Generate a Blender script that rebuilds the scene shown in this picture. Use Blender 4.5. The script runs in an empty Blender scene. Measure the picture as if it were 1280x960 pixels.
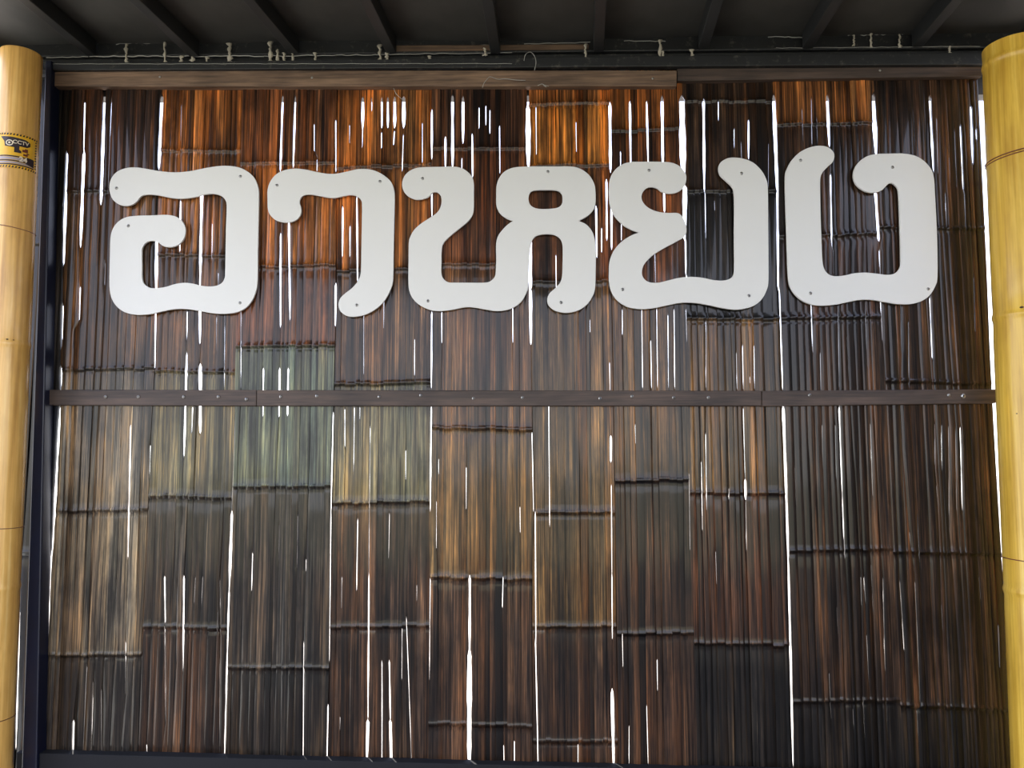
import bpy, bmesh, math, random
from mathutils import Vector, Matrix

# ------------------------------------------------------------------ camera
S = bpy.context.scene
COL = S.collection
F = 930.0                      # focal length in pixels of the 1280x960 frame
D = 1.86                       # camera to wall
CAMZ = 1.45
PITCH, YAW, ROLL = math.radians(4.85), math.radians(1.5), math.radians(0.15)
cam_d = bpy.data.cameras.new('camera')
cam = bpy.data.objects.new('camera', cam_d)
COL.objects.link(cam)
cam_d.sensor_width = 36.0
cam_d.lens = F / 1280 * 36.0
cam_d.clip_start = 0.01
MAT = (Matrix.Rotation(YAW, 3, 'Z') @ Matrix.Rotation(math.pi / 2 + PITCH, 3, 'X') @ Matrix.Rotation(-ROLL, 3, 'Z'))
cam.matrix_world = Matrix.Translation((0, -D, CAMZ)) @ MAT.to_4x4()
S.camera = cam

# ------------------------------------------------------------------ sky, sun, exposure
w = bpy.data.worlds.new('sky'); S.world = w; w.use_nodes = True
nt = w.node_tree; nt.nodes.clear()
out = nt.nodes.new('ShaderNodeOutputWorld'); bg = nt.nodes.new('ShaderNodeBackground')
tc = nt.nodes.new('ShaderNodeTexCoord'); sx = nt.nodes.new('ShaderNodeSeparateXYZ')
rp = nt.nodes.new('ShaderNodeValToRGB')
rp.color_ramp.elements[0].position = 0.0; rp.color_ramp.elements[0].color = (0.97, 0.98, 0.95, 1)
rp.color_ramp.elements[1].position = 0.7; rp.color_ramp.elements[1].color = (0.50, 0.62, 1.0, 1)
e = rp.color_ramp.elements.new(0.12); e.color = (0.82, 0.86, 1.0, 1)
nt.links.new(tc.outputs['Generated'], sx.inputs[0]); nt.links.new(sx.outputs['Z'], rp.inputs[0])
nt.links.new(rp.outputs[0], bg.inputs['Color']); bg.inputs['Strength'].default_value = 1.6
nt.links.new(bg.outputs[0], out.inputs[0])
sun_d = bpy.data.lights.new('sun', 'SUN'); sun_d.energy = 5.0; sun_d.angle = 0.009; sun_d.color = (1, .95, .86)
sun = bpy.data.objects.new('sun', sun_d); COL.objects.link(sun)
sun.rotation_euler = Vector((-0.35, 0.55, 1.0)).to_track_quat('Z', 'Y').to_euler()   # high, from beyond the wall
vs = S.view_settings
vs.view_transform = 'Standard'; vs.look = 'None'; vs.gamma = 1.0; vs.use_curve_mapping = False
vs.exposure = 1.36

# ------------------------------------------------------------------ helpers
def ray(px, py):
    return MAT @ Vector(((px - 640) / F, -(py - 480) / F, -1.0))
def atY(px, py, Y=0.0):
    d = ray(px, py); t = (Y + D) / d.y
    return Vector((d.x * t, Y, CAMZ + d.z * t))
def atZ(px, py, Z):
    d = ray(px, py); t = (Z - CAMZ) / d.z
    return Vector((d.x * t, -D + d.y * t, Z))
PX = D / F                     # metres per pixel on the wall
def lin(c):
    def f(v):
        v /= 255.0
        return v / 12.92 if v <= 0.04045 else ((v + 0.055) / 1.055) ** 2.4
    return tuple(f(v) for v in c)
def empty(name, loc=(0, 0, 0), parent=None):
    o = bpy.data.objects.new(name, None); o.empty_display_size = 0.05
    o.location = loc; COL.objects.link(o)
    if parent: o.parent = parent
    return o
def mesh(name, verts, faces, mat, parent=None, smooth=False, loc=None, col=None):
    me = bpy.data.meshes.new(name)
    if loc is not None:
        l = Vector(loc); verts = [Vector(v) - l for v in verts]
    me.from_pydata([tuple(v) for v in verts], [], faces); me.update()
    if smooth: me.polygons.foreach_set('use_smooth', [True] * len(me.polygons))
    if col is not None:
        a = me.color_attributes.new('tint', 'FLOAT_COLOR', 'POINT')
        a.data.foreach_set('color', [c for q in col for c in (*q, 1.0)])
    if mat: me.materials.append(mat)
    o = bpy.data.objects.new(name, me); COL.objects.link(o)
    if loc is not None: o.location = loc
    if parent:
        o.parent = parent
        if loc is not None:
            o.location = Vector(loc) - parent.location if parent.type == 'EMPTY' or True else loc
    return o
def frombm(name, bm, mat, parent=None, loc=None, smooth=False):
    bmesh.ops.recalc_face_normals(bm, faces=bm.faces)
    v = [x.co.copy() for x in bm.verts]; bm.verts.index_update()
    f = [[x.index for x in p.verts] for p in bm.faces]
    bm.free()
    return mesh(name, v, f, mat, parent, smooth, loc)
def boxbm(bm, p0, p1, bev=0.0):
    r = bmesh.ops.create_cube(bm, size=1.0)
    c = [(a + b) / 2 for a, b in zip(p0, p1)]; s = [abs(b - a) for a, b in zip(p0, p1)]
    for v in r['verts']: v.co = Vector((v.co.x * s[0] + c[0], v.co.y * s[1] + c[1], v.co.z * s[2] + c[2]))
    if bev:
        es = list({e for v in r['verts'] for e in v.link_edges})
        bmesh.ops.bevel(bm, geom=es, offset=bev, segments=2, profile=.5, affect='EDGES')
def tubedata(pts, rad, n=6, off=0):
    vs_, fs = [], []
    for i, p in enumerate(pts):
        p = Vector(p)
        a = Vector(pts[max(i - 1, 0)]); b = Vector(pts[min(i + 1, len(pts) - 1)])
        t = (b - a).normalized()
        u = t.cross(Vector((0.13, 1, 0.21))).normalized(); v = t.cross(u)
        r = rad(i / (len(pts) - 1)) if callable(rad) else rad
        for k in range(n):
            an = 2 * math.pi * k / n
            vs_.append(p + u * (r * math.cos(an)) + v * (r * math.sin(an)))
    for i in range(len(pts) - 1):
        for k in range(n):
            fs.append([off + i * n + k, off + i * n + (k + 1) % n, off + (i + 1) * n + (k + 1) % n, off + (i + 1) * n + k])
    fs.append([off + k for k in range(n)][::-1]); fs.append([off + (len(pts) - 1) * n + k for k in range(n)])
    return vs_, fs
def struct(o): o['kind'] = 'structure'; return o
def tag(o, label, cat, group=None):
    o['label'] = label; o['category'] = cat
    if group: o['group'] = group
    return o

# ------------------------------------------------------------------ materials
def newmat(name):
    m = bpy.data.materials.new(name); m.use_nodes = True
    n = m.node_tree; b = n.nodes['Principled BSDF']
    return m, n, b
def N(n, t, **kw):
    o = n.nodes.new(t)
    for k, v in kw.items(): setattr(o, k, v)
    return o
def mapping(n, scale, coord='Object'):
    t = N(n, 'ShaderNodeTexCoord'); mp = N(n, 'ShaderNodeMapping'); mp.inputs['Scale'].default_value = scale
    n.links.new(t.outputs[coord], mp.inputs['Vector']); return mp
def noise(n, scale, sc, detail=3, rough=.55):
    mp = mapping(n, scale); t = N(n, 'ShaderNodeTexNoise')
    t.inputs['Scale'].default_value = sc; t.inputs['Detail'].default_value = detail; t.inputs['Roughness'].default_value = rough
    n.links.new(mp.outputs[0], t.inputs['Vector']); return t
def ramp(n, src, stops):
    r = N(n, 'ShaderNodeValToRGB'); els = r.color_ramp.elements
    els[0].position, els[0].color = stops[0][0], (*stops[0][1], 1)
    els[1].position, els[1].color = stops[-1][0], (*stops[-1][1], 1)
    for p, c in stops[1:-1]:
        e = els.new(p); e.color = (*c, 1)
    n.links.new(src, r.inputs[0]); return r
def mix(n, a, b, fac, mode='MIX'):
    m = N(n, 'ShaderNodeMix', data_type='RGBA', blend_type=mode)
    for s, i in ((fac, 0), (a, 6), (b, 7)):
        if isinstance(s, (float, int)): m.inputs[i].default_value = s
        elif isinstance(s, tuple): m.inputs[i].default_value = (*s, 1)
        else: n.links.new(s, m.inputs[i])
    return m.outputs[2]
def bump(n, b, h, strength, dist):
    bp = N(n, 'ShaderNodeBump'); bp.inputs['Strength'].default_value = strength; bp.inputs['Distance'].default_value = dist
    n.links.new(h, bp.inputs['Height']); n.links.new(bp.outputs[0], b.inputs['Normal'])

def mat_slat():
    m, n, b = newmat('lacquered_split_bamboo')
    at = N(n, 'ShaderNodeAttribute', attribute_name='tint')
    fine = noise(n, (1, 1, .010), 300, 4, .7)           # fibres running up the strip
    mid = noise(n, (1, 1, .03), 85, 4, .65)
    blot = noise(n, (1, 1, .35), 10, 5, .65)
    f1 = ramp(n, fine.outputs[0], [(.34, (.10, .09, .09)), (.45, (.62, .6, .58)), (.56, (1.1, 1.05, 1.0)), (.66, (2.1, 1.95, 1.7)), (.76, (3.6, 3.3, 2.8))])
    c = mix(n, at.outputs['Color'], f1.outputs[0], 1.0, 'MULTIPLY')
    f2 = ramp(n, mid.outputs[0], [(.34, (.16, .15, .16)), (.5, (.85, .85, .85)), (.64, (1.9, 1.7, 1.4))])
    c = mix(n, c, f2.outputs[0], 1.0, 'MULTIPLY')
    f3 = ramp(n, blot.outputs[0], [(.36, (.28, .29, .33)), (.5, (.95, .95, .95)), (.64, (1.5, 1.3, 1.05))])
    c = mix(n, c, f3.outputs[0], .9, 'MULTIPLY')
    n.links.new(c, b.inputs['Base Color'])
    r = ramp(n, mid.outputs[0], [(.3, (.48,) * 3), (.7, (.26,) * 3)])
    n.links.new(r.outputs[0], b.inputs['Roughness'])
    b.inputs['Specular IOR Level'].default_value = .15
    b.inputs['Coat Weight'].default_value = .42; b.inputs['Coat Roughness'].default_value = .09
    h = mix(n, fine.outputs[0], mid.outputs[0], .45)
    bump(n, b, h, .5, .0018)
    return m
def mat_wood(name, c0, c1, axis='x', rough=.6):
    m, n, b = newmat(name)
    sc = (.04, 1, 1) if axis == 'x' else (1, 1, .04)
    g = noise(n, sc, 140, 5, .65); l = noise(n, tuple(.3 if s < 1 else s for s in sc), 14, 3)
    r = ramp(n, g.outputs[0], [(.32, lin(c0)), (.7, lin(c1))])
    r2 = ramp(n, l.outputs[0], [(.35, (.55,) * 3), (.6, (1.15,) * 3)])
    n.links.new(mix(n, r.outputs[0], r2.outputs[0], 1.0, 'MULTIPLY'), b.inputs['Base Color'])
    b.inputs['Roughness'].default_value = rough
    bump(n, b, g.outputs[0], .4, .002); return m
def mat_paint(name, c, rough=.4, var=.3, dust=None, scale=9):
    m, n, b = newmat(name)
    t = noise(n, (1, 1, 1), scale, 5, .65)
    lc = lin(c)
    r = ramp(n, t.outputs[0], [(.3, tuple(v * (1 - var) for v in lc)), (.7, tuple(v * (1 + var) for v in lc))])
    src = r.outputs[0]
    if dust:
        t2 = noise(n, (1, 1, 1), 38, 6, .75)
        k = ramp(n, t2.outputs[0], [(.56, (0,) * 3), (.72, (1,) * 3)])
        src = mix(n, src, lin(dust), k.outputs[0])
    n.links.new(src, b.inputs['Base Color']); b.inputs['Roughness'].default_value = rough
    bump(n, b, t.outputs[0], .15, .002)
    return m
def mat_culm(name, c0, c1, c2):
    m, n, b = newmat(name)
    g = noise(n, (1, 1, .02), 120, 4, .6); l = noise(n, (1, 1, .25), 16, 4, .6); crack = noise(n, (1, 1, .006), 55, 2, .5)
    r = ramp(n, g.outputs[0], [(.3, lin(c0)), (.55, lin(c1)), (.75, lin(c2))])
    r2 = ramp(n, l.outputs[0], [(.3, (.72, .66, .55)), (.55, (1, 1, 1))])
    k = ramp(n, crack.outputs[0], [(.28, (.25, .18, .1)), (.31, (1, 1, 1))])
    c = mix(n, r.outputs[0], r2.outputs[0], 1.0, 'MULTIPLY'); c = mix(n, c, k.outputs[0], 1.0, 'MULTIPLY')
    n.links.new(c, b.inputs['Base Color']); b.inputs['Roughness'].default_value = .38
    b.inputs['Coat Weight'].default_value = .35; b.inputs['Coat Roughness'].default_value = .15
    bump(n, b, g.outputs[0], .2, .002); return m
M = dict(
    slat=mat_slat(),
    white=mat_paint('white_acrylic_board', (226, 225, 219), .55, .01),
    batten=mat_wood('aged_wood_batten', (82, 64, 51), (146, 117, 92)),
    mbatten=mat_wood('dark_wood_batten', (50, 41, 36), (92, 74, 62)),
    black=mat_paint('black_painted_steel', (29, 30, 31), .5, .3, (92, 88, 80)),
    joist=mat_paint('black_joist_paint', (36, 37, 37), .5, .25),
    rail=mat_paint('black_bottom_rail', (11, 11, 14), .85, .3),
    deck=mat_paint('black_roof_sheet', (62, 61, 57), .6, .3, None, 5),
    navy=mat_paint('dark_steel_column', (14, 20, 42), .4, .25, None, 6),
    metal=None, dust=mat_paint('pale_mortar_dust', (176, 168, 150), .9, .2),
    web=mat_paint('cobweb_thread', (170, 168, 160), .9, .1),
    culm_a=mat_culm('yellow_bamboo_culm', (206, 154, 76), (234, 184, 98), (246, 208, 130)),
    culm_b=mat_culm('golden_bamboo_culm', (200, 154, 48), (228, 186, 72), (242, 206, 102)),
    copper=mat_paint('rusty_tie_wire', (120, 66, 44), .45, .3),
    dark=mat_paint('dark_scar', (60, 38, 26), .7, .2),
    ground=mat_paint('pale_paving', (190, 178, 160), .9, .12, None, 3),
    yard=mat_paint('bounce_yard', (158, 150, 116), .9, .12, None, 2),
    asphalt=mat_paint('dark_asphalt', (62, 62, 58), .95, .3, None, 4),
    floor=mat_wood('dark_floor_boards', (54, 44, 36), (84, 68, 54), 'x', .6),
    rwall=mat_wood('dark_side_boards', (38, 32, 28), (64, 52, 44), 'z', .7),
    yellow=mat_paint('yellow_sticker', (238, 184, 46), .35, .06, None, 60),
    ink=mat_paint('sticker_black_ink', (44, 30, 36), .4, .1),
    cream=mat_paint('sticker_pale_ink', (236, 222, 196), .4, .05),
    violet=mat_paint('sticker_grey_ink', (170, 158, 160), .4, .05),
    red=mat_paint('sticker_maroon_ink', (112, 50, 34), .4, .1),
)
m, n_, b_ = newmat('screw_steel'); b_.inputs['Base Color'].default_value = (.42, .41, .39, 1); b_.inputs['Metallic'].default_value = .9
b_.inputs['Roughness'].default_value = .35; M['metal'] = m

# ------------------------------------------------------------------ ground, floor, unseen side wall
def quad(name, x0, x1, y0, y1, z0, z1, mat):
    bm = bmesh.new(); boxbm(bm, (x0, y0, z0), (x1, y1, z1)); return struct(frombm(name, bm, mat))
quad('ground_paving', -30, 30, .12, 40, -.30, -.20, M['ground'])
quad('ground_dark_added', -30, 30, -9.0, -2.95, -.32, -.22, M['asphalt'])  # unseen dark ground, added to keep the low reflections dark
quad('ground_bounce_yard', -30, 30, -40, -9.0, -.32, -.21, M['yard'])  # unseen pale ground, added for warm bounce and sheen on the strips
quad('floor', -2.6, 2.0, -2.95, .12, -.20, 0.0, M['floor'])
wr = struct(empty('wall_right_added', (1.75, -1.4, 0)))  # unseen wall, added to darken the right side and its reflections
rng = random.Random(5)
yy = -2.85
while yy < -.12:
    wd = rng.uniform(.13, .17); bm = bmesh.new()
    boxbm(bm, (1.735 + rng.uniform(-.004, .004), yy, .002), (1.765, yy + wd - .004, 2.40), .003)
    frombm('plank', bm, M['rwall'], wr, loc=(1.75, yy, 0)); yy += wd

# ------------------------------------------------------------------ the bamboo wall
random.seed(11)
ZT, ZB = atY(640, 92).z, 0.01
def wx(px, py): return atY(px, py).x
def wz(py): return atY(640, py).z
# daylight slits seen between the strips: (x at top, y top, x at bottom, y bottom, width), all in photo pixels
GAPS = [
 (65,120,60,183,5),(84,190,80,332,5),(79.5,380,78,436,3),(77.5,458,77,488,3.5),(76,506,66,690,4),(65,690,58,872,3),
 (107,128,106,190,2),(105.5,190,101,310,4),(101,358,100,402,2),(132,109,127,255,4),(140.5,120,136,250,1.6),(133,328,132,358,1.6),
 (203,120,199,212,4),(196,300,195.5,362,4),(195,390,194,462,1.8),(227,130,226,178,1.1),(226,250,225,316,2.6),
 (252,240,250,360,3.6),(250,386,250,430,3.5),(250,455,250,542,4.5),(241,508,240,542,2),(234,388,233.5,426,2),(233.5,440,230,572,2.8),(226,508,224,580,2.2),
 (265.5,278,265,326,1.6),(273,340,273,358,1.4),(281,392,280,487,1.3),(271,395,271,440,1.2),(164,530,161,700,2.3),(188.5,555,187,600,1.4),
 (295,515,290.5,640,1.6),(290.5,640,287,735,4),(287,735,281,948,3),(302,388,302,487,1.4),
 (354,120,351,215,2.6),(370,120,367,210,2.6),(393,155,393,190,1.1),(420,150,420,215,1.3),(437,155,437,180,1),
 (453.5,122,453.5,160,3.5),(453.5,160,453,186,1.5),(465,122,465,140,1.6),(477.5,122,477.5,160,2.4),(477,165,477,186,1.4),(485,122,485,160,2.4),
 (493.5,122,493.5,160,3.6),(493,164,492,182,1.8),(505,122,505,160,4.2),(504.5,168,503,216,1.5),
 (528,153,528,205,1.1),(540,138,540,200,2.6),(557,172,557,210,2.2),(566,120,566,210,3.2),(579,122,579,180,3.2),(577.5,198,577.5,212,1.6),
 (590.5,168,591,222,2),(599,135,599,162,1.6),(607.5,133,607.5,158,1.5),(612.5,138,612.5,168,1.6),(624.5,158,625,218,1.5),(630,195,630,215,1.2),
 (351.5,292,351,410,2.2),(361.5,275,363,402,2.6),(366.5,275,366.5,336,2),(428.5,258,428,322,2.2),(437.5,282,437.5,322,1.6),(446,245,447,352,2.2),
 (420,355,419.5,408,2),(455,392,455,470,1.2),(503,190,503,215,1.4),(540,240,540,272,2),(540,390,539.5,487,2),(539.5,508,538,640,1.8),(538,720,537,852,1.5),
 (552.5,390,552.5,430,1.2),(641,370,641,430,1),
 (660,112,660,134,3),(660,134,660.5,210,5.5),(662,300,663,362,5),(663,362,663.5,430,3.4),
 (762,130,763,215,3),(775.5,190,775.5,210,1.6),(787,128,788,206,2.6),(808,128,810,206,2.2),(827,122,828,206,3.6),
 (852,122,854,232,8),(856,232,855,300,5.5),(856.5,300,857,345,2),(858,345,858.5,362,3),(879.5,125,880,240,3.2),(881,240,882,300,1.5),(897.5,126,897.5,152,1.6),(917.5,160,917.5,186,1.1),
 (935.5,150,935.5,200,2.2),(758,225,758.5,300,2.4),(764,240,764.5,312,2.2),(745,258,746,322,2.2),(752,285,752,316,1.6),(776.5,280,776.5,302,1.6),(829.5,240,830,266,2.6),
 (777.5,386,777.5,420,1.2),(802,386,803,487,1.1),(813,425,814,487,1.2),(820.5,385,821.5,487,1.2),(829,392,829,487,1),(834.5,392,835,487,1.2),(842,386,843,487,1.6),(857,386,858,430,1.3),
 (882,400,882,487,1.1),(920,440,921,488,1.2),(928,430,929,488,1.4),(937,470,937,480,1.2),(942.5,430,943,488,1.2),
 (960,178,960,240,1.1),(963.5,120,963.5,152,2.2),(966.5,120,971,240,3.6),(971,240,972.5,362,2.2),(974,362,978,487,1.5),(978.5,508,985,700,2.6),(985,700,991,958,1.9),
 (1013,122,1014,183,1.6),(1033,120,1036,185,3.6),(1037.5,218,1039,312,2.6),(1040.5,312,1041,345,1.3),(1091,118,1095,195,6.5),(1094,240,1098,302,4.5),(1098.5,312,1099.5,345,2),(1100,376,1102,428,2),
 (1162,120,1166.5,216,3.2),(1170,147,1172,220,1.6),(1192.5,160,1196,236,1.3),(1186,195,1187,230,1.2),(1200,155,1204,240,2),(1213,133,1216,206,3),(1220,160,1220.5,176,2.4),
 (1181,240,1183,285,1.6),(1205,240,1207,290,1.5),(1161.5,370,1165,450,2),(1216.5,345,1218.5,416,1.2),(1013,380,1015,442,1.6),(1024,440,1025,490,1.3),(1046,380,1048,487,1.4),(1080,376,1082.5,456,1.1),
 (1125,378,1126,440,1.1),(1135,400,1136,487,1.1),
 (1048,508,1055,700,2.2),(1043,530,1044.5,600,1.1),(1026.5,530,1027.5,585,1.1),(1086,528,1089.5,622,1.6),
 (1168,528,1168,582,1.6),(1170,606,1172,634,1.1),(1176.5,530,1177,590,1.6),(1185,530,1186,668,1.5),(1193.5,535,1195,640,1.6),(1200,532,1203,640,1.8),(1136,664,1138,686,1.2),
 (1075,720,1076,758,1.2),(1079,720,1081,754,1.2),(1102,720,1105,840,1.3),(1082,792,1085,855,1.1),(1124,725,1130,815,1.2),(1143,725,1150,882,1.3),(1247,780,1249,836,1.6),(1223,720,1225,750,1),
 (330,460,329.5,522,2),(350,460,349.5,522,2),(361,460,360,520,2.5),(417,515,414,640,1.4),(414,640,412,830,1.1),(431,510,431,560,1.2),(443,508,442,592,1.5),(450,508,450,525,1.2),
 (463,530,461.5,720,1.2),(461.5,720,460,900,1.8),(460,900,458.5,953,3.6),(447.5,648,446,740,1.7),(487,640,486,700,1.1),(427.5,720,427,762,1.1),
 (477.5,825,477.5,953,1.7),(487,825,488,900,2),(488,900,489,953,4),(508,770,514.5,953,1.1),(587.5,720,587,815,2.6),(587,815,586.5,953,5.5),(629,720,628,760,1.1),(629.5,930,630,953,1.2),
 (380,800,379,950,1.1),(410.5,880,409,950,1.5),(316.5,690,315,740,1.6),(669,640,669.5,800,1.6),(670,800,672.5,955,1.7),(665,540,667,640,1),
 (686,505,687,660,1),(763.5,545,763.5,577,3),(764,605,765,720,1.3),(765,720,765.5,800,1.6),(765,862,767,956,3.6),(821,823,821.5,864,1.2),(786,905,786,956,1.1),(643,925,643,956,1.6),(722.5,930,722.5,956,1.1),(808,880,810,956,1.1),
 (929,508,931.5,600,1.2),(931.5,600,932,625,2.6),(932,625,933,690,1.1),(882,540,883,640,1),(876.5,575,878,665,1),(861,590,862,690,.9),(911,610,911,625,1.2),
 (206,720,206,780,2.2),(206.5,780,207,905,1.5),(222,720,221,830,1.3),(230,720,229,840,2.2),(254,720,252,760,1.4),(245,720,243,755,1.4),(275,720,275,950,1),
 (103,825,98,905,1.2),(110,830,105,943,1.6),(118,850,115,943,1.6),(93,900,92,943,2),(128,860,128,944,1.4),(158,800,158,870,1.4),(198.5,850,200.5,947,1.4),(183.5,930,184,946,1.6),(27,760,21,938,2.2),(39.5,890,38.5,940,1.4),
 (49,105,38,372,4),(37.5,418,35,486,3.5),(27.5,720,26.5,760,1.6),(153,510,152,560,.9),(147,720,146.5,800,1),
]
rg = random.Random(3)
for k in range(60):                                    # hairline slits all over
    x = rg.uniform(80, 1215); y0 = rg.choice([rg.uniform(115, 470), rg.uniform(510, 900)]); L = rg.uniform(12, 70)
    GAPS.append((x, y0, x + (x - 560) * .00009 * L, y0 + L, rg.uniform(.6, .95)))
# to wall coordinates
G = []
for x0, y0, x1, y1, wd in GAPS:
    a, b = atY(x0, y0), atY(x1, y1)
    if wd < 1.75: wd *= .68
    G.append([(a.x + b.x) / 2, a.x, a.z, b.x, b.z, wd * PX])
# board limits at y=500 (board edges follow the wall's verticals)
BP = [20, 54, 76, 190, 294, 413, 540, 664, 765, 862, 979, 1110, 1244]
BX = [wx(p, 500) for p in BP]
G.sort()
clusters = []
for g in G:
    if clusters and abs(g[0] - sum(q[0] for q in clusters[-1]) / len(clusters[-1])) < 4.2 * PX: clusters[-1].append(g)
    else: clusters.append([g])
seams = [dict(x=sum(q[0] for q in c) / len(c), g=c) for c in clusters]
for bx in BX:
    if not any(abs(s['x'] - bx) < 4.0 * PX for s in seams): seams.append(dict(x=bx, g=[]))
seams.sort(key=lambda s: s['x'])
def prune(gs):
    """of slits that would overlap on one seam keep the larger"""
    keep = []
    for g in sorted(gs, key=lambda g: -(g[2] - g[4]) * g[5]):
        if all(g[4] > k[2] - .002 or g[2] < k[4] + .002 for k in keep): keep.append(g)
    return keep
# keep seams apart, fill wide stretches
kept = [seams[0]]
for s in seams[1:]:
    if s['x'] - kept[-1]['x'] < 4.6 * PX: kept[-1]['g'] += s['g']
    else: kept.append(s)
seams = []
for i, s in enumerate(kept):
    seams.append(s)
    if i + 1 < len(kept):
        d = (kept[i + 1]['x'] - s['x']) / PX
        nfill = int(d / 8.4)
        if nfill > 1 or d > 13:
            nfill = max(nfill, 2)
            for k in range(1, nfill):
                seams.append(dict(x=s['x'] + (k / nfill) * d * PX + rg.uniform(-2.3, 2.3) * PX, g=[]))
seams = [s for s in seams if BX[0] - 1e-6 <= s['x'] <= BX[-1] + 3 * PX]
for s in seams:
    s['g'] = prune(s['g'])
    s['ph'] = [rg.uniform(0, 6.28) for _ in range(3)]
    s['am'] = rg.uniform(.3, 1.0) * PX
    s['c'] = sum(g[0] for g in s['g']) / len(s['g']) if s['g'] else s['x']
for s in seams:
    kn = []
    for _, xa, za, xb, zb, wd in s['g']: kn += [(za, xa), (zb, xb)]
    s['kn'] = sorted(kn)
seams[-1]['kn'] = sorted((atY(x, y).z, atY(x, y).x) for x, y in ((1221.5, 100), (1238.5, 480), (1249, 700), (1260, 900), (1266, 1010)))
seams[-1]['g'] = []
def seam_at(s, z):
    """centre and half width (negative = overlapping) of a seam at height z"""
    wob = s['am'] * .35 * (math.sin(z * 7 + s['ph'][0]) + .6 * math.sin(z * 17 + s['ph'][1]))
    kn = s['kn']
    if not kn: cx = s['x']
    elif z <= kn[0][0]: cx = s['x'] + (kn[0][1] - s['x']) * math.exp(-(kn[0][0] - z) / .12) if len(s['g']) else kn[0][1]
    elif z >= kn[-1][0]: cx = s['x'] + (kn[-1][1] - s['x']) * math.exp(-(z - kn[-1][0]) / .12) if len(s['g']) else kn[-1][1]
    else:
        for (za, xa), (zb, xb) in zip(kn, kn[1:]):
            if za <= z <= zb: cx = xa + (xb - xa) * (z - za) / (zb - za + 1e-9); break
    cx += wob * (.4 if kn else 1)
    hw = -.0006
    best = 0
    for _, xa, za, xb, zb, wd in s['g']:
        f = .003 + .022 * abs(za - zb)
        if zb - f <= z <= za + f:
            k = max(0.0, min(1.0, (za + f - z) / (2 * f), (z - zb + f) / (2 * f)))
            if k > best:
                best = k
                jit = (.62 + .38 * min(1, max(0, (z - zb) / (.25 * (za - zb) + 1e-6)))) * (1 + .13 * math.sin(z * 43 + s['ph'][2]) + .08 * math.sin(z * 110 + s['ph'][1]))
                hw = -.0006 * (1 - k) + wd * .5 * k * jit
    return cx, hw
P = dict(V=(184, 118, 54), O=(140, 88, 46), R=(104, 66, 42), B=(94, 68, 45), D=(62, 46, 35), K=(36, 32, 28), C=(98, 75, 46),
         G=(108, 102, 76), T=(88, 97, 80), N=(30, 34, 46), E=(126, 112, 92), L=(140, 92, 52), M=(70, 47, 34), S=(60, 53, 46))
BOARDS = [  # section tones
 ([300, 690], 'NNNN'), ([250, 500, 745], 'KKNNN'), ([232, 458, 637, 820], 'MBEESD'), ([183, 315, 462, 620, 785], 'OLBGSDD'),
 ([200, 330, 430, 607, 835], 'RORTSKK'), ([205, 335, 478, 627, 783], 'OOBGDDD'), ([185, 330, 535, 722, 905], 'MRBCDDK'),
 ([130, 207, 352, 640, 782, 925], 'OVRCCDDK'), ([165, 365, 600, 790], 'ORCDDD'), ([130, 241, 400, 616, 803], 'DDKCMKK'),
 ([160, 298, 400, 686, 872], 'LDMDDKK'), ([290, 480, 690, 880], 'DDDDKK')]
wall = struct(empty('wall_back', (0, 0, 0)))
boards = []
for i in range(len(BP) - 1):
    boards.append(empty('bamboo_board', ((BX[i] + BX[i + 1]) / 2, 0, ZB), wall))
tot = 0
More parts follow.
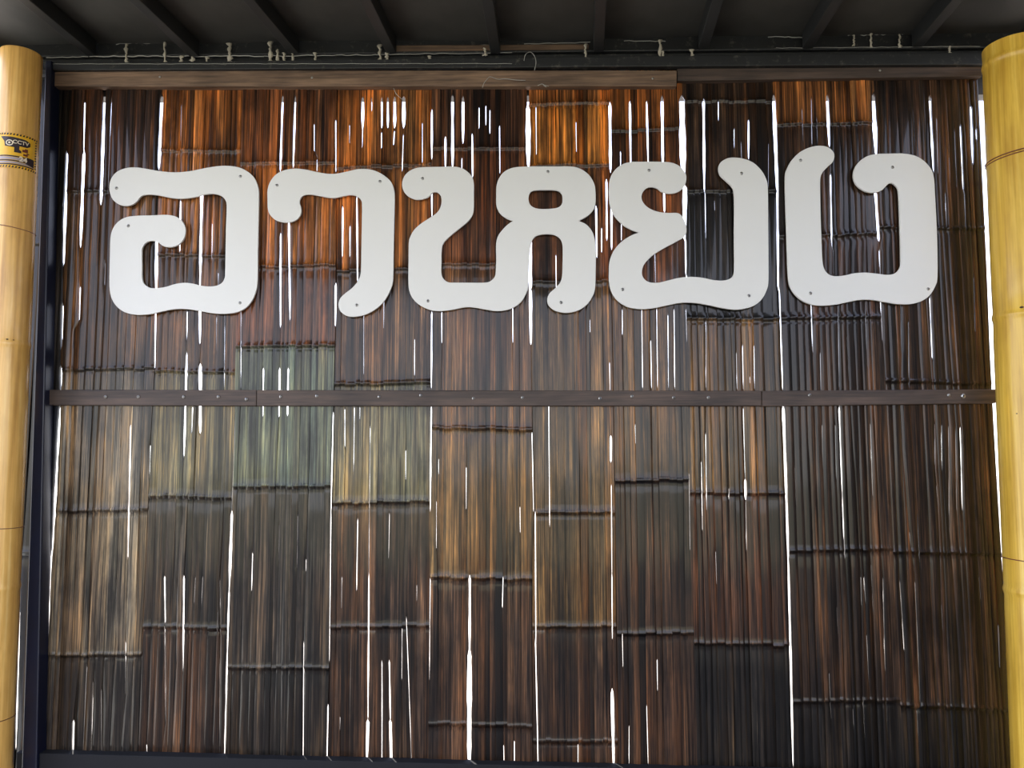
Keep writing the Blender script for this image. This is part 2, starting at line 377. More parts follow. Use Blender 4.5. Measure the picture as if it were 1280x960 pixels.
for i in range(len(seams) - 1):
    a, b = seams[i], seams[i + 1]
    mid = (a['x'] + b['x']) / 2
    bi = max(k for k in range(len(BX) - 1) if BX[k] <= mid + 1e-6)
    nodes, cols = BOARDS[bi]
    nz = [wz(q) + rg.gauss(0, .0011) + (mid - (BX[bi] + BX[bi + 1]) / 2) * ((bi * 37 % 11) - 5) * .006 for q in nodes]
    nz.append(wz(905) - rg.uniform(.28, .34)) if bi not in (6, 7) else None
    zs = set(ZB + (ZT - ZB) * k / 40 for k in range(41))
    for q in nz:
        for dz in (-.02, -.009, -.005, -.002, .001, .004, .008, .02): zs.add(q + dz)
    for s in (a, b):
        for _, xa, za, xb, zb, wd in s['g']:
            f = .003 + .022 * abs(za - zb)
            for q in (za + f, za - f, zb + f, zb - f): zs.add(q)
            for k in range(1, int((za - zb) / .022)): zs.add(za - k * .022)
    zs = sorted(q for q in zs if ZB <= q <= ZT)
    zs = [q for k, q in enumerate(zs) if k == 0 or q - zs[k - 1] > .0008]
    tilt = rg.gauss(0, .05 if bi in (2, 3, 4) else .03); dep = rg.uniform(-.0012, .0012) + (.0025 if bi % 2 else -.0005)
    ph = rg.uniform(0, 6.28); sag = rg.uniform(.0008, .0022) if bi in (2, 3, 4) else rg.uniform(.0003, .0013)
    jit = math.exp(rg.gauss(-.03, .32)) * (.45 if rg.random() < .1 else 1); hue = rg.gauss(0, .07)
    bl = rg.uniform(.006, .07); bph = rg.uniform(0, 6.28); bof = rg.uniform(0, .5); nd = rg.uniform(.1, .6) * (.5 + .5 * (bi % 3)); rid = rg.uniform(.6, .95)
    TH = .006
    V, FC, CC = [], [], []
    for q in zs:
        xl, hl = seam_at(a, q); xr, hr = seam_at(b, q)
        xl += hl; xr -= hr
        if xr - xl < .002: c_ = (xl + xr) / 2; xl, xr = c_ - .001, c_ + .001
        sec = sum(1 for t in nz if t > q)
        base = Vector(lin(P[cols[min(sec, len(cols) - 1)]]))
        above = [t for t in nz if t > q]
        if sec and above:                              # section tone fades in below a node, differently on every strip
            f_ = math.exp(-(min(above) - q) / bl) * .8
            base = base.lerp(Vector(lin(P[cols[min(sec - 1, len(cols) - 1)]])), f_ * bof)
        base = base * (1 + .3 * math.sin(q * 11 + bph) * math.sin(q * 4.3 + bph * 2))
        dn = min((abs(q - t) for t in nz), default=1); sg = min(((q - t) for t in nz), key=abs, default=1)
        ridge = rid * .0022 * math.exp(-(dn / .0045) ** 2) - .0012 * math.exp(-((sg + .008) / .004) ** 2)
        k = jit * (1 - nd * math.exp(-((sg + .004) / .005) ** 2)) * (1 - .3 * math.exp(-(dn / .02) ** 2))
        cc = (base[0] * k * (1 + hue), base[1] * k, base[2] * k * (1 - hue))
        wob = .0009 * math.sin(q * 9 + ph)
        for u in (0, .12, .35, .65, .88, 1):
            x = xl + (xr - xl) * u; t = 2 * u - 1
            y = dep + wob + sag * t * t * abs(t) * 1.2 - ridge + tilt * (x - mid) - TH
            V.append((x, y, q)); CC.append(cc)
        for u in (1, 0):
            V.append((xl + (xr - xl) * u, dep + wob, q)); CC.append(cc)
    n = 8
    for r in range(len(zs) - 1):
        for k in range(n):
            FC.append((r * n + k, r * n + (k + 1) % n, (r + 1) * n + (k + 1) % n, (r + 1) * n + k))
    FC.append(tuple(range(n))[::-1]); FC.append(tuple((len(zs) - 1) * n + k for k in range(n)))
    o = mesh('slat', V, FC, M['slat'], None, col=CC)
    o.parent = boards[bi]
    o.matrix_parent_inverse = Matrix.Translation(-boards[bi].location)
    me = o.data
    fl = [True] * len(me.polygons)
    me.polygons.foreach_set('use_smooth', fl)
    me.set_sharp_from_angle(angle=math.radians(50))
    tot += len(FC)
print('slats', len(seams) - 1, 'faces', tot)

# ------------------------------------------------------------------ battens
def bar(name, px0, px1, t0, b0, t1, b1, Y0, Y1, mat, parent=None):
    """bar on the wall between two pixel columns; t/b are top and bottom rows at its ends; front face at Y1, back at Y0"""
    def c(px, py): return atY(px, py, Y1)
    A, B, C, E = c(px0, t0), c(px1, t1), c(px1, b1), c(px0, b0)
    bm = bmesh.new()
    vf = [bm.verts.new(v) for v in (A, B, C, E)]; vb = [bm.verts.new((v.x, Y0, v.z)) for v in (A, B, C, E)]
    bm.faces.new(vf); bm.faces.new(vb[::-1])
    for k in range(4): bm.faces.new((vf[k], vb[k], vb[(k + 1) % 4], vf[(k + 1) % 4]))
    bmesh.ops.bevel(bm, geom=list(bm.edges), offset=.0018, segments=2, profile=.5, affect='EDGES')
    return frombm(name, bm, mat, parent, loc=(A + C) / 2)
def disc_screw(name, p, r, h, parent, slot=True):
    """domed head facing the room"""
    V, FC = [], []
    n = 10
    prof = [(1.0, 0), (1.0, -h * .35), (.72, -h * .85), (.3, -h)]
    for rr, yy in prof:
        for k in range(n):
            an = 2 * math.pi * k / n; V.append(Vector((p.x + r * rr * math.cos(an), p.y + yy, p.z + r * rr * math.sin(an))))
    for i in range(len(prof) - 1):
        for k in range(n): FC.append((i * n + k, (i + 1) * n + k, (i + 1) * n + (k + 1) % n, i * n + (k + 1) % n))
    FC.append(tuple((len(prof) - 1) * n + k for k in range(n)))
    if slot:                                             # cross recess as two sunk bars
        pass
    return mesh(name, V, FC, M['metal'], parent, True, loc=p)
YF = -.006                                               # front of the strips, about
ymb = -.020
nails_mid = [(52, 496), (132, 496), (173, 496), (229.5, 496), (273, 496), (308, 499), (351, 496), (396, 495), (474, 496), (526, 494), (592, 498), (653, 497), (750, 498), (790, 495.5), (842, 497), (885.5, 497), (1012, 494), (1186, 494), (1204, 495)]
tm = [struct(bar('trim_1', 48, 320.5, 487, 506.5, 487.5, 507.5, YF + .004, ymb, M['mbatten'])),
      struct(bar('trim_2', 321, 952, 487.5, 507.5, 488.5, 507.5, YF + .004, ymb - .001, M['mbatten'])),
      struct(bar('trim_3', 952.5, 1245, 488.5, 508, 486.5, 504, YF + .004, ymb, M['mbatten']))]
for x, y in nails_mid:
    h = tm[0] if x < 320 else tm[1] if x < 952 else tm[2]
    disc_screw('nail', atY(x, y, ymb - .0008), .0042 if x not in (52, 1204) else .006, .002, h)
tt = [struct(bar('trim_4', 60, 846, 88, 108, 88, 107.5, YF + .004, -.024, M['batten'])),
      struct(bar('trim_5', 846.5, 1228, 84, 101, 78, 95, YF + .004, -.020, M['mbatten']))]
for x, y in ((200, 96), (390, 97), (816, 98), (1100, 88)):
    disc_screw('nail', atY(x, y, -.0245 if x < 846 else -.0205), .003, .0015, tt[0] if x < 846 else tt[1])
struct(bar('trim_6', 20, 1262, 941, 985, 972, 1014, YF + .004, -.030, M['rail']))
struct(bar('trim_7', 40, 1240, 96, 121, 92, 118, .045, .008, M['black']))      # rail behind the strips, seen in the slits

# ------------------------------------------------------------------ black steel beam over the wall
beam = struct(empty('trim_8', atY(640, 88, -.01)))
def beam_piece(name, tl, bl, tr, br, Y0, Y1, mat=M['black'], x0=-40, x1=1320):
    o = bar(name, x0, x1, tl, bl, tr, br, Y0, Y1, mat); o.location = Vector(o.location) - beam.location; o.parent = beam; return o
beam_piece('web_plate', 46, 88.5, 38, 79.5, .03, -.012)
beam_piece('lower_flange', 80, 88.5, 64, 79.5, -.013, -.034)
beam_piece('upper_flange', 69, 71.5, 56, 59, -.013, -.026)
beam_piece('wood_packer', 56.5, 66, 55, 64.5, -.012, -.017, M['batten'], 494, 736)
# pale mortar drips and dust ridges on the beam
rg = random.Random(8)
def drip(px, y0, y1, wpx, Y=-.0275):
    V, FC = [], []
    n = 14
    for i in range(n):
        f = i / (n - 1); y = y0 + (y1 - y0) * f
        hw = wpx * .38 * rg.uniform(.45, 1.75) * (.6 + .5 * abs(math.sin(f * 5 + px)) + (.9 if f > .8 else 0) + (.5 if f < .1 else 0))
        c = px + rg.uniform(-.9, .9)
        for s, d in ((-1, 0), (-.4, -.002), (.4, -.002), (1, 0)):
            q = atY(c + s * hw, y, Y); q.y += d; V.append(q)
    for i in range(n - 1):
        for k in range(3): FC.append((i * 4 + k, i * 4 + k + 1, (i + 1) * 4 + k + 1, (i + 1) * 4 + k))
    p = sum((Vector(v) for v in V), Vector()) / len(V)
    o = mesh('mortar_drip', V, FC, M['dust'], None, True, loc=p); o.location = p - beam.location; o.parent = beam
    sm = o.modifiers.new('thick', 'SOLIDIFY'); sm.thickness = .001
for a in [(158, 55, 82, 4), (206, 53, 82, 3), (227, 70, 82, 5.5), (241, 68, 82, 6), (259, 72, 82, 2.5), (287, 54, 82, 5), (338, 52, 82, 4), (347, 62, 82, 3), (355, 66, 82, 3), (366, 64, 80, 2.5),
          (394, 66, 81, 2.5), (475, 56, 81, 4), (484, 66, 82, 4), (537, 70, 80, 3), (606, 60, 70, 3), (732, 55, 79, 3), (825, 50, 77, 4), (828.5, 64, 77, 2.5), (865, 62, 75, 3.5), (1067, 44, 58, 1.6), (1089, 42, 60, 2), (1124.5, 43, 60, 2), (1187, 58, 68, 2)]:
    drip(*a)
# cobweb threads and dusty ridges
V, FC = [], []
def thread(pts, r=.0009):
    global V, FC
    v, f = tubedata(pts, r, 5, len(V)); V += v; FC += f
def line(x0, y0, x1, y1, Y, jag, step=7, r=.0009):
    n = max(2, int(abs(x1 - x0) / step)); P_ = []
    for i in range(n + 1):
        f = i / n; P_.append(atY(x0 + (x1 - x0) * f, y0 + (y1 - y0) * f + rg.uniform(-jag, jag), Y))
    thread(P_, r)
line(112, 70.5, 330, 70, -.0265, .7, 6, .0013); line(330, 70, 470, 68.5, -.0265, .8, 6, .0010); line(58, 72, 110, 71, -.0265, .5, 6, .001)
line(470, 68, 640, 66, -.0265, .5, 6, .0008); line(145, 55, 207, 53, -.014, 1, 5, .0009); line(385, 48.5, 475, 48, -.014, .7, 6, .001); line(560, 58, 625, 56, -.014, .6, 6, .0009)
line(655, 55, 738, 53, -.014, .5, 6, .001); line(780, 51, 832, 51.5, -.014, .5, 6, .001); line(960, 46, 1003, 46.5, -.014, .6, 4, .0012); line(1060, 44, 1136, 42, -.014, 1.1, 4, .0012)
line(1160, 40, 1222, 38, -.014, .6, 6, .0009); line(1222, 38, 1240, 26, -.014, .6, 4, .001); line(1240, 26, 1258, 24, -.014, .8, 4, .0012); line(970, 60, 1225, 58, -.027, .4, 8, .0006); line(60, 80, 640, 79.5, -.0345, .3, 9, .0006)
webs = mesh('cobweb', V, FC, M['web'], None, loc=beam.location); webs.location = (0, 0, 0); webs.parent = beam; webs['kind'] = 'stuff'
# loose bits of tie string on the top batten
def string(pp, Y, name='loose_string'):
    q = []
    for i in range((len(pp) - 1) * 4 + 1):                 # smooth path through the points
        j, t = min(i // 4, len(pp) - 2), (i - 4 * min(i // 4, len(pp) - 2)) / 4
        p0, p1, p2, p3 = (Vector(pp[max(0, min(len(pp) - 1, j + k))]) for k in (-1, 0, 1, 2))
        c = .5 * ((2 * p1) + (p2 - p0) * t + (2 * p0 - 5 * p1 + 4 * p2 - p3) * t * t + (3 * p1 - p0 - 3 * p2 + p3) * t ** 3)
        q.append(atY(c.x, c.y, Y - .003 - .003 * math.sin(i * .35)))
    v, f = tubedata(q, .0008, 5)
    return v, f
for pp, lab in (([(603, 110), (605, 104), (609, 99), (613, 96), (622, 99), (632, 98.5), (645, 100), (657, 100.5)], 'pale loose string curling along the wooden top batten'),
            ([(655, 76), (657, 68), (663, 65), (668, 70), (670, 78), (668, 88)], 'thin wire loop hanging off the black roof beam'),
            ([(672, 107), (678, 105), (683, 109), (679, 106), (686, 108)], 'frayed pale string tuft under the top batten edge'),
            ([(492, 110), (495, 117), (500, 122), (504, 125)], 'short pale fibre curling down beside a daylight slit')):
    v, f = string(pp, -.0265 if pp[0][1] > 80 else -.036)
    o = mesh('loose_string', v, f, M['web'], None, True, loc=v[0]); tag(o, lab, 'string')

# ------------------------------------------------------------------ ceiling: roof sheets and joists
JP = [(22, 0, 108, 70), (160, 0, 237, 71), (303, 0, 361, 67), (449, 0, 483, 66.5), (602, 0, 613, 67), (744, 0, 742, 65), (890, 0, 873, 61), (1040, 0, 1003, 61), (1190, 0, 1140, 59)]
ceil = struct(empty('ceiling', (0, -1.3, 2.45)))
JW, JH = .026, .042
ends = []
for x0, y0, x1, y1 in JP:
    a = atY(x1, y1, -.03); b = atZ(x0, y0, a.z)
    ends.append((a, (b - a).normalized()))
ends.insert(0, (Vector((ends[0][0].x * 2 - ends[1][0].x, -.03, ends[0][0].z)), ends[0][1]))
ends.append((Vector((ends[-1][0].x * 2 - ends[-2][0].x, -.03, ends[-1][0].z)), ends[-1][1]))
def hexa(name, pts8, mat, parent, bev=.0015):
    bm = bmesh.new(); v = [bm.verts.new(p) for p in pts8]
    for f in ((0, 1, 2, 3), (7, 6, 5, 4), (0, 4, 5, 1), (1, 5, 6, 2), (2, 6, 7, 3), (3, 7, 4, 0)): bm.faces.new([v[i] for i in f])
    if bev: bmesh.ops.bevel(bm, geom=list(bm.edges), offset=bev, segments=2, profile=.5, affect='EDGES')
    c = sum((Vector(p) for p in pts8), Vector()) / 8
    o = frombm(name, bm, mat, None, loc=c); o.location = c - parent.location; o.parent = parent; return o
LEN = 2.75  # rear roof edge, out of view, set to shape daylight on the wall
for a, d in ends:
    X = Vector((JW, 0, 0)); U = Vector((0, 0, JH)); e_ = a + d * (LEN / abs(d.y))
    hexa('joist', (a, a + X, e_ + X, e_, a + U, a + X + U, e_ + X + U, e_ + U), M['joist'], ceil)
rg = random.Random(21)
for i in range(len(ends) - 1):                          # sheets butt over the joists
    (a, d), (b, g) = ends[i], ends[i + 1]
    def at(p, q, y): return p + q * ((y - p.y) / q.y) + Vector((JW / 2, 0, JH + .001))
    for y0, y1 in ((.24, -1.25), (-1.253, -2.8)):
        gp = Vector((.0015, 0, 0)); up = Vector((0, 0, .012)); dz = Vector((0, 0, rg.uniform(0, .0015)))
        q = [at(a, d, y0) + gp + dz, at(b, g, y0) - gp + dz, at(b, g, y1) - gp + dz, at(a, d, y1) + gp + dz]
        hexa('roof_sheet', (*q, *[v + up for v in q]), M['deck'], ceil, 0)

# ------------------------------------------------------------------ bamboo posts
def post(name, top, bot, r_px, Y, nodes, mat, label, wires, seed, scars=()):
    rr = random.Random(seed)
    a = atY(*top, Y); b = atY(*bot, Y)
    sc = (D + Y) / F; R = r_px * sc
    d = (b - a) / (b.z - a.z)
    base = a + d * (0.001 - a.z)
    root = empty(name, (base.x, Y, 0.001))
    ax = lambda z: a + d * (z - a.z)
    nz = [atY(0 if top[0] < 640 else 1280, q, Y - R).z for q in nodes]
    low = min(nz)
    while low > .4: low -= .42; nz.append(low)
    zs = sorted(set([0.001, a.z, a.z - .003, a.z - .001] + [.001 + (a.z - .001) * k / 40 for k in range(41)] + [q + k for q in nz for k in (-.012, -.007, -.003, 0, .003, .006, .012)]))
    zs = [z for z in zs if .001 <= z <= a.z]
    n = 40; V, FC = [], []
    ov = [rr.uniform(-.012, .012) for _ in range(3)]
    for z in zs:
        dn = min(abs(z - q) for q in nz)
        k = 1 + .028 * math.exp(-(dn / .006) ** 2) - .012 * math.exp(-((dn - .011) / .003) ** 2) - (.03 if z > a.z - .0005 else 0)
        c = ax(z)
        for i in range(n):
            t = 2 * math.pi * i / n
            q = R * k * (1 + ov[0] * math.cos(2 * t + 1) + ov[1] * math.cos(3 * t) )
            V.append(Vector((c.x + q * math.cos(t), c.y + q * math.sin(t), z)))
    # hollow top
    m_ = len(zs)
    for kk, dz in ((.8, 0), (.78, -.05)):
        c = ax(a.z)
        for i in range(n):
            t = 2 * math.pi * i / n; V.append(Vector((c.x + R * kk * math.cos(t), c.y + R * kk * math.sin(t), a.z + dz)))
    for r in range(m_ + 1):
        for i in range(n): FC.append((r * n + i, r * n + (i + 1) % n, (r + 1) * n + (i + 1) % n, (r + 1) * n + i))
    FC.append(tuple(range(n))[::-1]); FC.append(tuple((m_ + 1) * n + i for i in range(n)))
    o = mesh('culm', V, FC, mat, None, True, loc=root.location); o.location = (0, 0, 0); o.parent = root
    o.data.set_sharp_from_angle(angle=math.radians(60))
    for y, tl, rad in wires:
        z = atY(0 if top[0] < 640 else 1280, y, Y - R).z; c = ax(z); P_ = []
        for i in range(37):
            t = 2 * math.pi * i / 36; P_.append((c.x + (R * 1.006 + rad * .6) * math.cos(t), c.y + (R * 1.006 + rad * .6) * math.sin(t), z + tl * math.cos(t)))
        v, f = tubedata(P_, rad, 6)
        w_ = mesh('tie_wire', v, f, M['copper'], None, True, loc=root.location); w_.location = (0, 0, 0); w_.parent = root
    for px, py, s in scars:                             # small branch scars
        dq = ray(px, py); c = ax(atY(px, py, Y).z)
        # hit the culm's cylinder
        o0 = Vector((0, -D, CAMZ)); A = dq.x ** 2 + dq.y ** 2; Bq = 2 * ((o0.x - c.x) * dq.x + (o0.y - c.y) * dq.y); Cq = (o0.x - c.x) ** 2 + (o0.y - c.y) ** 2 - R * R
        disc = Bq * Bq - 4 * A * Cq
        if disc < 0: continue
        p = o0 + dq * ((-Bq - math.sqrt(disc)) / (2 * A)); p += (Vector((p.x, p.y, 0)) - Vector((c.x, c.y, 0))).normalized() * .0006
        V2, F2 = [], []
        nrm = (Vector((p.x - c.x, p.y - c.y, 0))).normalized(); tx = Vector((-nrm.y, nrm.x, 0))
        V2.append(p + nrm * .002)
        for k in range(8):
            t = k * math.pi / 4; V2.append(p + tx * (s * math.cos(t)) + Vector((0, 0, s * .6 * math.sin(t))) - nrm * .002)
        for k in range(8): F2.append((0, 1 + k, 1 + (k + 1) % 8))
        q = mesh('branch_scar', V2, F2, M['dark'], None, True, loc=root.location); q.location = (0, 0, 0); q.parent = root
    tag(root, label, 'post')
    return root, ax, R
pl, axl, RL = post('bamboo_post', (27, 68), (-13, 960), 24.3, -.10, [428, 738], M['culm_a'], 'pale yellow bamboo post with a yellow camera warning sticker', [(281, -.007, .0009), (661, -.002, .0010), (908, .004, .0010)], 2, [(9, 424, .004), (17, 425, .003)])
pr, axr, RR = post('bamboo_post', (1268.5, 58), (1309, 960), 36.5, -.12, [60, 389, 746], M['culm_b'], 'thick golden bamboo post tied with copper wire, without any sticker', [(182, .008, .0014), (185, .0085, .0013), (706, -.004, .0012)], 4, [(1277, 384, .005), (1271, 517, .003), (1262, 391, .003)])

# dark steel column between the left post and the strips
def column(name, px0, px1, Y0, Y1, label):
    a0, a1 = atY(px0[0], 75, Y1), atY(px0[1], 75, Y1); b0, b1 = atY(px1[0], 950, Y1), atY(px1[1], 950, Y1)
    root = empty(name, ((b0.x + b1.x) / 2, (Y0 + Y1) / 2, 0))
    def ext(a, b): return b + (b - a) * ((.001 - b.z) / (b.z - a.z))
    c0, c1 = ext(a0, b0), ext(a1, b1)
    f = lambda p, y: Vector((p.x, y, p.z))
    hexa('shaft', (f(c0, Y1), f(c1, Y1), f(c1, Y0), f(c0, Y0), f(a0, Y1), f(a1, Y1), f(a1, Y0), f(a0, Y0)), M['navy'], root, .003)
    bm = bmesh.new(); boxbm(bm, (c0.x - .03, Y1 - .03, .001), (c1.x + .03, Y0 + .02, .009), .001)
    o = frombm('base_plate', bm, M['navy'], None, loc=root.location); o.location = (0, 0, 0); o.parent = root
    tag(root, label, 'column')
column('steel_column', (56.5, 64), (27, 46), -.002, -.040, 'dark navy steel column beside the stickered bamboo post')

# ------------------------------------------------------------------ warning sticker on the left post
ST = empty('warning_sticker', Vector((axl(2.0).x, -.10 - RL, wz(189))) - pl.location, pl); STL = Vector(pl.location) + Vector(ST.location)
zc = atY(22, 188, -.10 - RL * .9).z
cc = axl(zc); toc = math.atan2(-D - cc.y, 0 - cc.x)        # angle that faces the camera
def wrap(s, t, lift):
    an = toc + s / RL; r = RL * 1.014 + lift
    c = axl(zc + t)
    return Vector((c.x + r * math.cos(an), c.y + r * math.sin(an), zc + t))
def patch(name, poly, lift, mat, th=.0003, parent=ST):
    bm = bmesh.new(); vv = [bm.verts.new((x, 0, y)) for x, y in poly]; f = bm.faces.new(vv)
    for k in range(-60, 60):                             # cut so it can bend
        bmesh.ops.bisect_plane(bm, geom=bm.verts[:] + bm.edges[:] + bm.faces[:], plane_co=(k * .004, 0, 0), plane_no=(1, 0, 0))
    for v in bm.verts: v.co = wrap(v.co.x, v.co.z, lift)
    o = frombm(name, bm, mat, None, loc=STL); o.location = (0, 0, 0); o.parent = parent
    md = o.modifiers.new('thick', 'SOLIDIFY'); md.thickness = th; md.offset = 0
    return o
def rect(x0, y0, x1, y1): return [(x0, y0), (x1, y0), (x1, y1), (x0, y1)]
patch('backing', rect(-.052, -.043, .046, .043), 0, M['yellow'])
k = 0
for i in range(15):                                      # hazard dashes round the rim
    x = -.050 + i * .0066
    patch('hazard_dash', [(x, .038), (x + .0034, .038), (x + .0052, .0425), (x + .0018, .0425)], .0005, M['ink'])
    patch('hazard_dash', [(x, -.0425), (x + .0034, -.0425), (x + .0052, -.038), (x + .0018, -.038)], .0005, M['ink'])
for i in range(11):
    y = -.034 + i * .0066
    patch('hazard_dash', [(.0405, y), (.0455, y + .0015), (.0455, y + .0045), (.0405, y + .003)], .0005, M['ink'])
patch('camera_picture', [(-.037, .034), (-.012, .0335), (.018, .031), (.027, .026), (.027, .018), (.020, .013), (-.004, .0125), (-.006, .008), (-.026, .010), (-.028, .022)], .0005, M['ink'])
patch('camera_picture', [(-.0065, .013), (.004, .013), (.0035, .004), (.008, .001), (.008, -.004), (-.0065, -.004)], .0005, M['ink'])
patch('lens_picture', [(-.0165 + .008 * math.cos(t * .5236), .0185 + .0075 * math.sin(t * .5236)) for t in range(12)], .0009, M['cream'])
patch('lens_picture', [(-.0165 + .0055 * math.cos(t * .5236), .0185 + .005 * math.sin(t * .5236)) for t in range(12)], .0012, M['ink'])
patch('lens_picture', [(-.0165 + .0025 * math.cos(t * .5236), .0185 + .0025 * math.sin(t * .5236)) for t in range(12)], .0015, M['cream'])
for x, y, w_, h_ in ((.010, .000, .012, .006), (.015, .006, .007, .003), (.012, -.009, .010, .005), (.019, -.004, .006, .003)):
    patch('small_print', rect(x, y, x + w_, y + h_), .0005, M['red'])
patch('stripe', rect(-.052, -.0155, .030, -.0125), .0005, M['ink'])
patch('stripe', rect(-.052, -.0225, .038, -.0165), .0005, M['violet'])
patch('stripe', rect(-.052, -.0265, .038, -.0235), .0005, M['ink'])
patch('stripe', rect(-.052, -.032, .038, -.0275), .0005, M['violet'])
patch('stripe', rect(-.052, -.036, .038, -.033), .0005, M['ink'])
patch('stripe', [(.018, -.011), (.038, -.012), (.038, -.032), (.018, -.028)], .0007, M['ink'])
def text(body, s, t, size, mat, name):
    cu = bpy.data.curves.new(name, 'FONT'); cu.body = body; cu.size = size; cu.align_x = 'CENTER'; cu.align_y = 'CENTER'; cu.offset = size * .02
    ob = bpy.data.objects.new(name, cu); COL.objects.link(ob)
    dg = bpy.context.evaluated_depsgraph_get(); me = bpy.data.meshes.new_from_object(ob.evaluated_get(dg))
    bpy.data.objects.remove(ob)
    V2 = [wrap(s + v.co.x, t + v.co.y, .0014) for v in me.vertices]; F2 = [list(p.vertices) for p in me.polygons]
    o = mesh(name, V2, F2, mat, None, loc=STL); o.location = (0, 0, 0); o.parent = ST
text('CCTV', .0065, .0215, .0125, M['cream'], 'lettering')
text('24', .0125, -.0195, .017, M['cream'], 'lettering')
ST['label'] = 'yellow security camera warning sticker with hazard striped border'

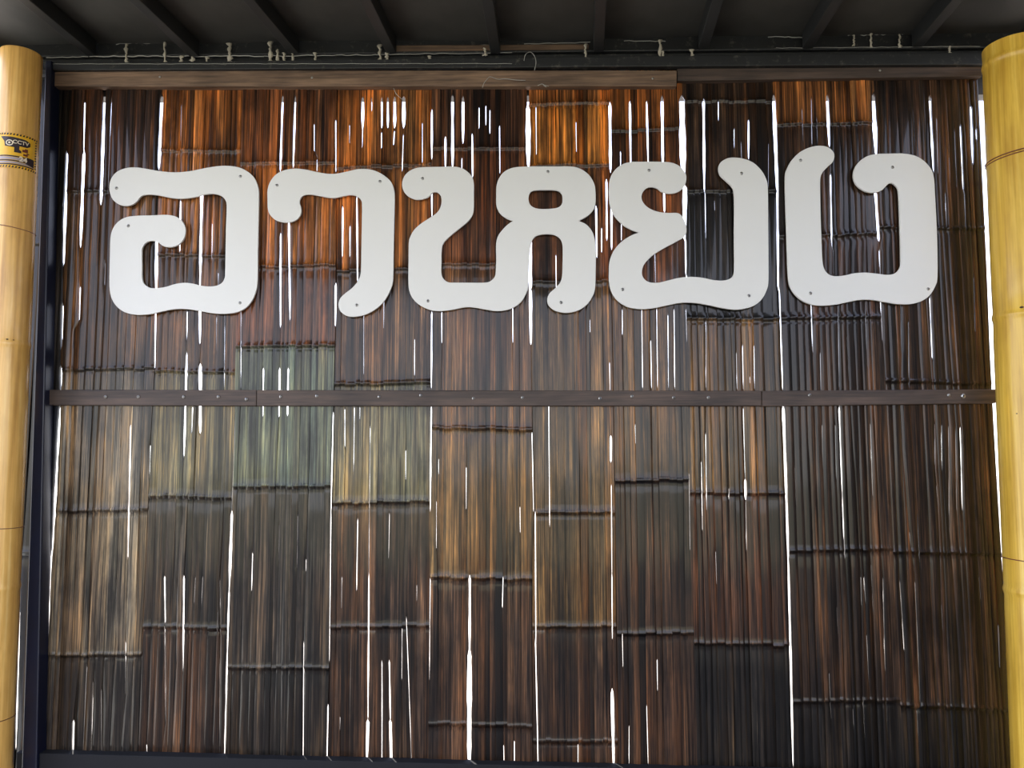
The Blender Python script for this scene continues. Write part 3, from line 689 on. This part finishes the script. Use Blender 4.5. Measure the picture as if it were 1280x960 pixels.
# ------------------------------------------------------------------ white cut-out letters
def spline(pts, corner=(), sub=5):
    n = len(pts); outp = []
    for i in range(n):
        p0, p1, p2, p3 = (Vector(pts[(i + k) % n]) for k in (-1, 0, 1, 2))
        if i in corner: p0 = p1
        if (i + 1) % n in corner: p3 = p2
        for k in range(sub):
            t = k / sub
            outp.append(.5 * ((2 * p1) + (p2 - p0) * t + (2 * p0 - 5 * p1 + 4 * p2 - p3) * t * t + (3 * p1 - p0 - 3 * p2 + p3) * t ** 3))
    return outp
LY = -.019; LT = .006                                     # letter face stands 19 mm off the wall plane, 6 mm thick
LET = [
 dict(sc=960/220, o=(120,190), label='white Lao letter shaped as a squared spiral, inner hook ending in its middle',
  pts=[(72,200),(80,150),(110,110),(160,88),(215,83),(280,92),(350,104),(430,110),(510,104),(590,88),(660,77),(720,75),(780,84),(830,108),(868,148),(886,200),(888,260),(886,400),(883,550),(881,700),(872,760),(848,815),(810,855),(760,876),(700,882),(640,880),(570,868),(500,857),(430,857),(360,870),(290,885),(220,888),(160,875),(115,845),(85,800),(73,740),(73,650),(75,560),(78,470),(90,420),(120,380),(165,355),(225,347),(300,345),(380,342),(430,350),(465,372),(485,405),(488,440),(475,480),(445,508),(405,519),(365,512),(335,490),(300,484),(270,497),(252,525),(250,560),(251,620),(252,690),(265,722),(295,740),(330,742),(380,735),(430,720),(480,713),(530,718),(580,730),(640,732),(680,718),(700,690),(704,650),(706,540),(708,420),(712,300),(705,262),(680,238),(640,228),(590,232),(530,247),(470,254),(410,250),(350,238),(300,232),(260,235),(240,247),(222,270),(195,288),(155,294),(115,280),(85,250)],
  screws=[(112,197),(787,133),(176,403),(785,823)]),
 dict(sc=4.365, o=(320,190), label='white Lao letter like an upside down hook, open below',
  pts=[(62,210),(75,165),(105,125),(150,100),(210,90),(270,95),(330,108),(390,118),(440,117),(500,105),(550,94),(600,92),(650,102),(700,128),(738,165),(754,210),(757,270),(754,400),(751,550),(748,690),(738,740),(715,790),(680,835),(630,872),(580,892),(530,899),(490,892),(460,868),(450,835),(458,800),(485,772),(520,745),(550,712),(568,675),(573,620),(575,500),(577,380),(578,290),(572,262),(548,240),(515,234),(480,240),(430,250),(390,248),(340,238),(300,232),(265,235),(245,250),(238,275),(245,300),(247,330),(232,360),(200,380),(155,384),(110,372),(78,345),(64,310),(62,260)],
  screws=[(113,182),(676,161),(549,836)]),
 dict(sc=4.363, o=(490,190), label='widest white Lao letter, joined from a curl and a figure with a closed oval hole', corners=[(660,376),(1020,375)],
  pts=[(55,175),(65,135),(95,103),(140,85),(200,81),(270,80),(340,79),(390,92),(430,125),(446,165),(447,230),(446,310),(438,345),(415,378),(380,408),(340,440),(300,475),(277,505),(271,545),(270,600),(270,660),(280,690),(305,709),(345,712),(420,712),(500,712),(535,705),(560,680),(566,645),(568,580),(568,500),(580,455),(610,415),(640,388),(660,376),(625,362),(590,335),(570,295),(568,240),(570,185),(585,140),(615,105),(660,85),(720,79),(800,78),(900,78),(980,79),(1030,92),(1075,125),(1102,170),(1110,210),(1110,280),(1095,320),(1065,350),(1020,375),(1060,395),(1090,430),(1106,475),(1112,530),(1111,650),(1108,740),(1095,785),(1065,830),(1020,862),(970,876),(920,874),(880,860),(852,832),(847,800),(860,770),(890,742),(915,715),(927,680),(930,620),(931,550),(929,500),(915,470),(885,452),(840,448),(795,455),(768,475),(757,510),(750,560),(746,640),(743,730),(728,780),(700,822),(660,850),(610,865),(555,866),(500,857),(440,847),(390,848),(330,860),(270,867),(215,863),(160,840),(118,805),(95,760),(89,700),(90,600),(91,500),(98,465),(120,425),(155,392),(200,362),(240,335),(262,305),(270,270),(265,238),(248,220),(225,220),(212,232),(190,250),(140,260),(95,245),(65,215)],
  hole=[(745,255),(752,225),(775,210),(840,207),(900,210),(925,228),(930,255),(925,285),(900,304),(840,310),(785,306),(755,288)],
  screws=[(166,145),(850,107),(195,812),(922,821)]),
 dict(sc=4.0, o=(740,170), label='white Lao letter with a notched double curl beside one tall stem', corners=[(235,482),(450,513)],
  pts=[(85,260),(90,215),(110,175),(145,145),(190,130),(260,128),(340,128),(400,133),(440,152),(467,185),(472,215),(462,250),(435,277),(395,288),(350,280),(322,260),(285,257),(260,272),(248,300),(255,330),(285,360),(330,378),(380,384),(425,384),(447,397),(462,422),(472,455),(470,490),(450,513),(400,540),(350,567),(300,600),(262,640),(250,680),(258,710),(285,730),(330,733),(380,722),(430,710),(490,704),(550,708),(610,720),(660,722),(695,710),(710,685),(712,640),(711,500),(712,380),(710,290),(700,255),(670,225),(640,195),(632,160),(645,130),(680,110),(720,107),(765,115),(810,135),(850,175),(873,220),(880,270),(882,450),(883,600),(883,720),(876,765),(850,815),(810,848),(760,864),(710,868),(650,860),(580,845),(510,834),(440,835),(370,848),(300,862),(240,865),(180,855),(130,825),(98,780),(86,730),(85,680),(88,630),(105,580),(140,535),(190,500),(235,482),(195,468),(150,440),(110,395),(90,345),(85,300)],
  screws=[(285,172),(748,187),(153,767),(785,798)]),
 dict(sc=960/230, o=(960,170), label='white Lao letter like a tall cup with inward curl, taller stem at one side',
  pts=[(90,215),(100,170),(125,125),(165,85),(215,60),(265,50),(310,57),(340,80),(347,105),(338,135),(310,162),(285,190),(274,220),(273,280),(275,400),(279,520),(284,640),(293,690),(315,720),(350,731),(400,727),(450,716),(510,712),(570,718),(625,724),(665,715),(690,685),(693,640),(690,500),(686,380),(682,300),(675,270),(655,250),(635,246),(615,262),(590,285),(545,296),(500,285),(462,255),(446,215),(452,170),(480,130),(520,104),(570,93),(640,91),(710,91),(770,103),(815,130),(850,170),(866,215),(872,300),(880,450),(885,600),(885,735),(875,780),(845,830),(800,862),(740,877),(670,876),(600,864),(540,855),(480,855),(420,866),(350,880),(280,885),(220,877),(165,850),(125,805),(108,755),(102,650),(97,500),(92,350)],
  screws=[(170,127),(650,163),(222,820),(836,798)]),
]
for L in LET:
    cv = lambda p: atY(p[0] / L['sc'] + L['o'][0], p[1] / L['sc'] + L['o'][1], LY)
    loops = [spline(L['pts'], [i for i, p in enumerate(L['pts']) if p in L.get('corners', [])])]
    if 'hole' in L: loops.append(spline(L['hole']))
    cu = bpy.data.curves.new('outline', 'CURVE'); cu.dimensions = '2D'; cu.fill_mode = 'BOTH'
    cu.extrude = LT / 2 - .0008; cu.bevel_depth = .0008; cu.bevel_resolution = 1; cu.offset = -.0008
    for lp in loops:
        sp = cu.splines.new('POLY'); sp.points.add(len(lp) - 1); sp.use_cyclic_u = True
        for q, v in zip(sp.points, lp):
            w_ = cv(v); q.co = (w_.x, w_.z, 0, 1)
    ob = bpy.data.objects.new('outline', cu); COL.objects.link(ob)
    dg = bpy.context.evaluated_depsgraph_get(); me = bpy.data.meshes.new_from_object(ob.evaluated_get(dg))
    bpy.data.objects.remove(ob)
    V2 = [Vector((v.co.x, LY + LT / 2 - v.co.z, v.co.y)) for v in me.vertices]
    F2 = [list(p.vertices)[::-1] for p in me.polygons]
    xs = [v.x for v in V2]; zs = [v.z for v in V2]
    root = empty('sign_letter', ((min(xs) + max(xs)) / 2, LY + LT, min(zs)))
    o = mesh('letter_board', V2, F2, M['white'], root, loc=root.location); o.location = (0, 0, 0)
    for s in L['screws']:
        p = cv(s); q = disc_screw('screw', Vector((p.x, LY + .0002, p.z)), .0042, .0016, root)
        # spacer between board and bamboo
        bm = bmesh.new()
        r = bmesh.ops.create_cone(bm, cap_ends=True, segments=10, radius1=.004, radius2=.004, depth=abs(LY) - LT + .002)
        for v in r['verts']: v.co = Vector((p.x + v.co.x, (LY + LT) / 2 + .001 + v.co.z, p.z + v.co.y))
        frombm('spacer', bm, M['metal'], root, loc=p)
    tag(root, L['label'], 'letter', 'white letters of the sign')
print('objects', len(bpy.data.objects))
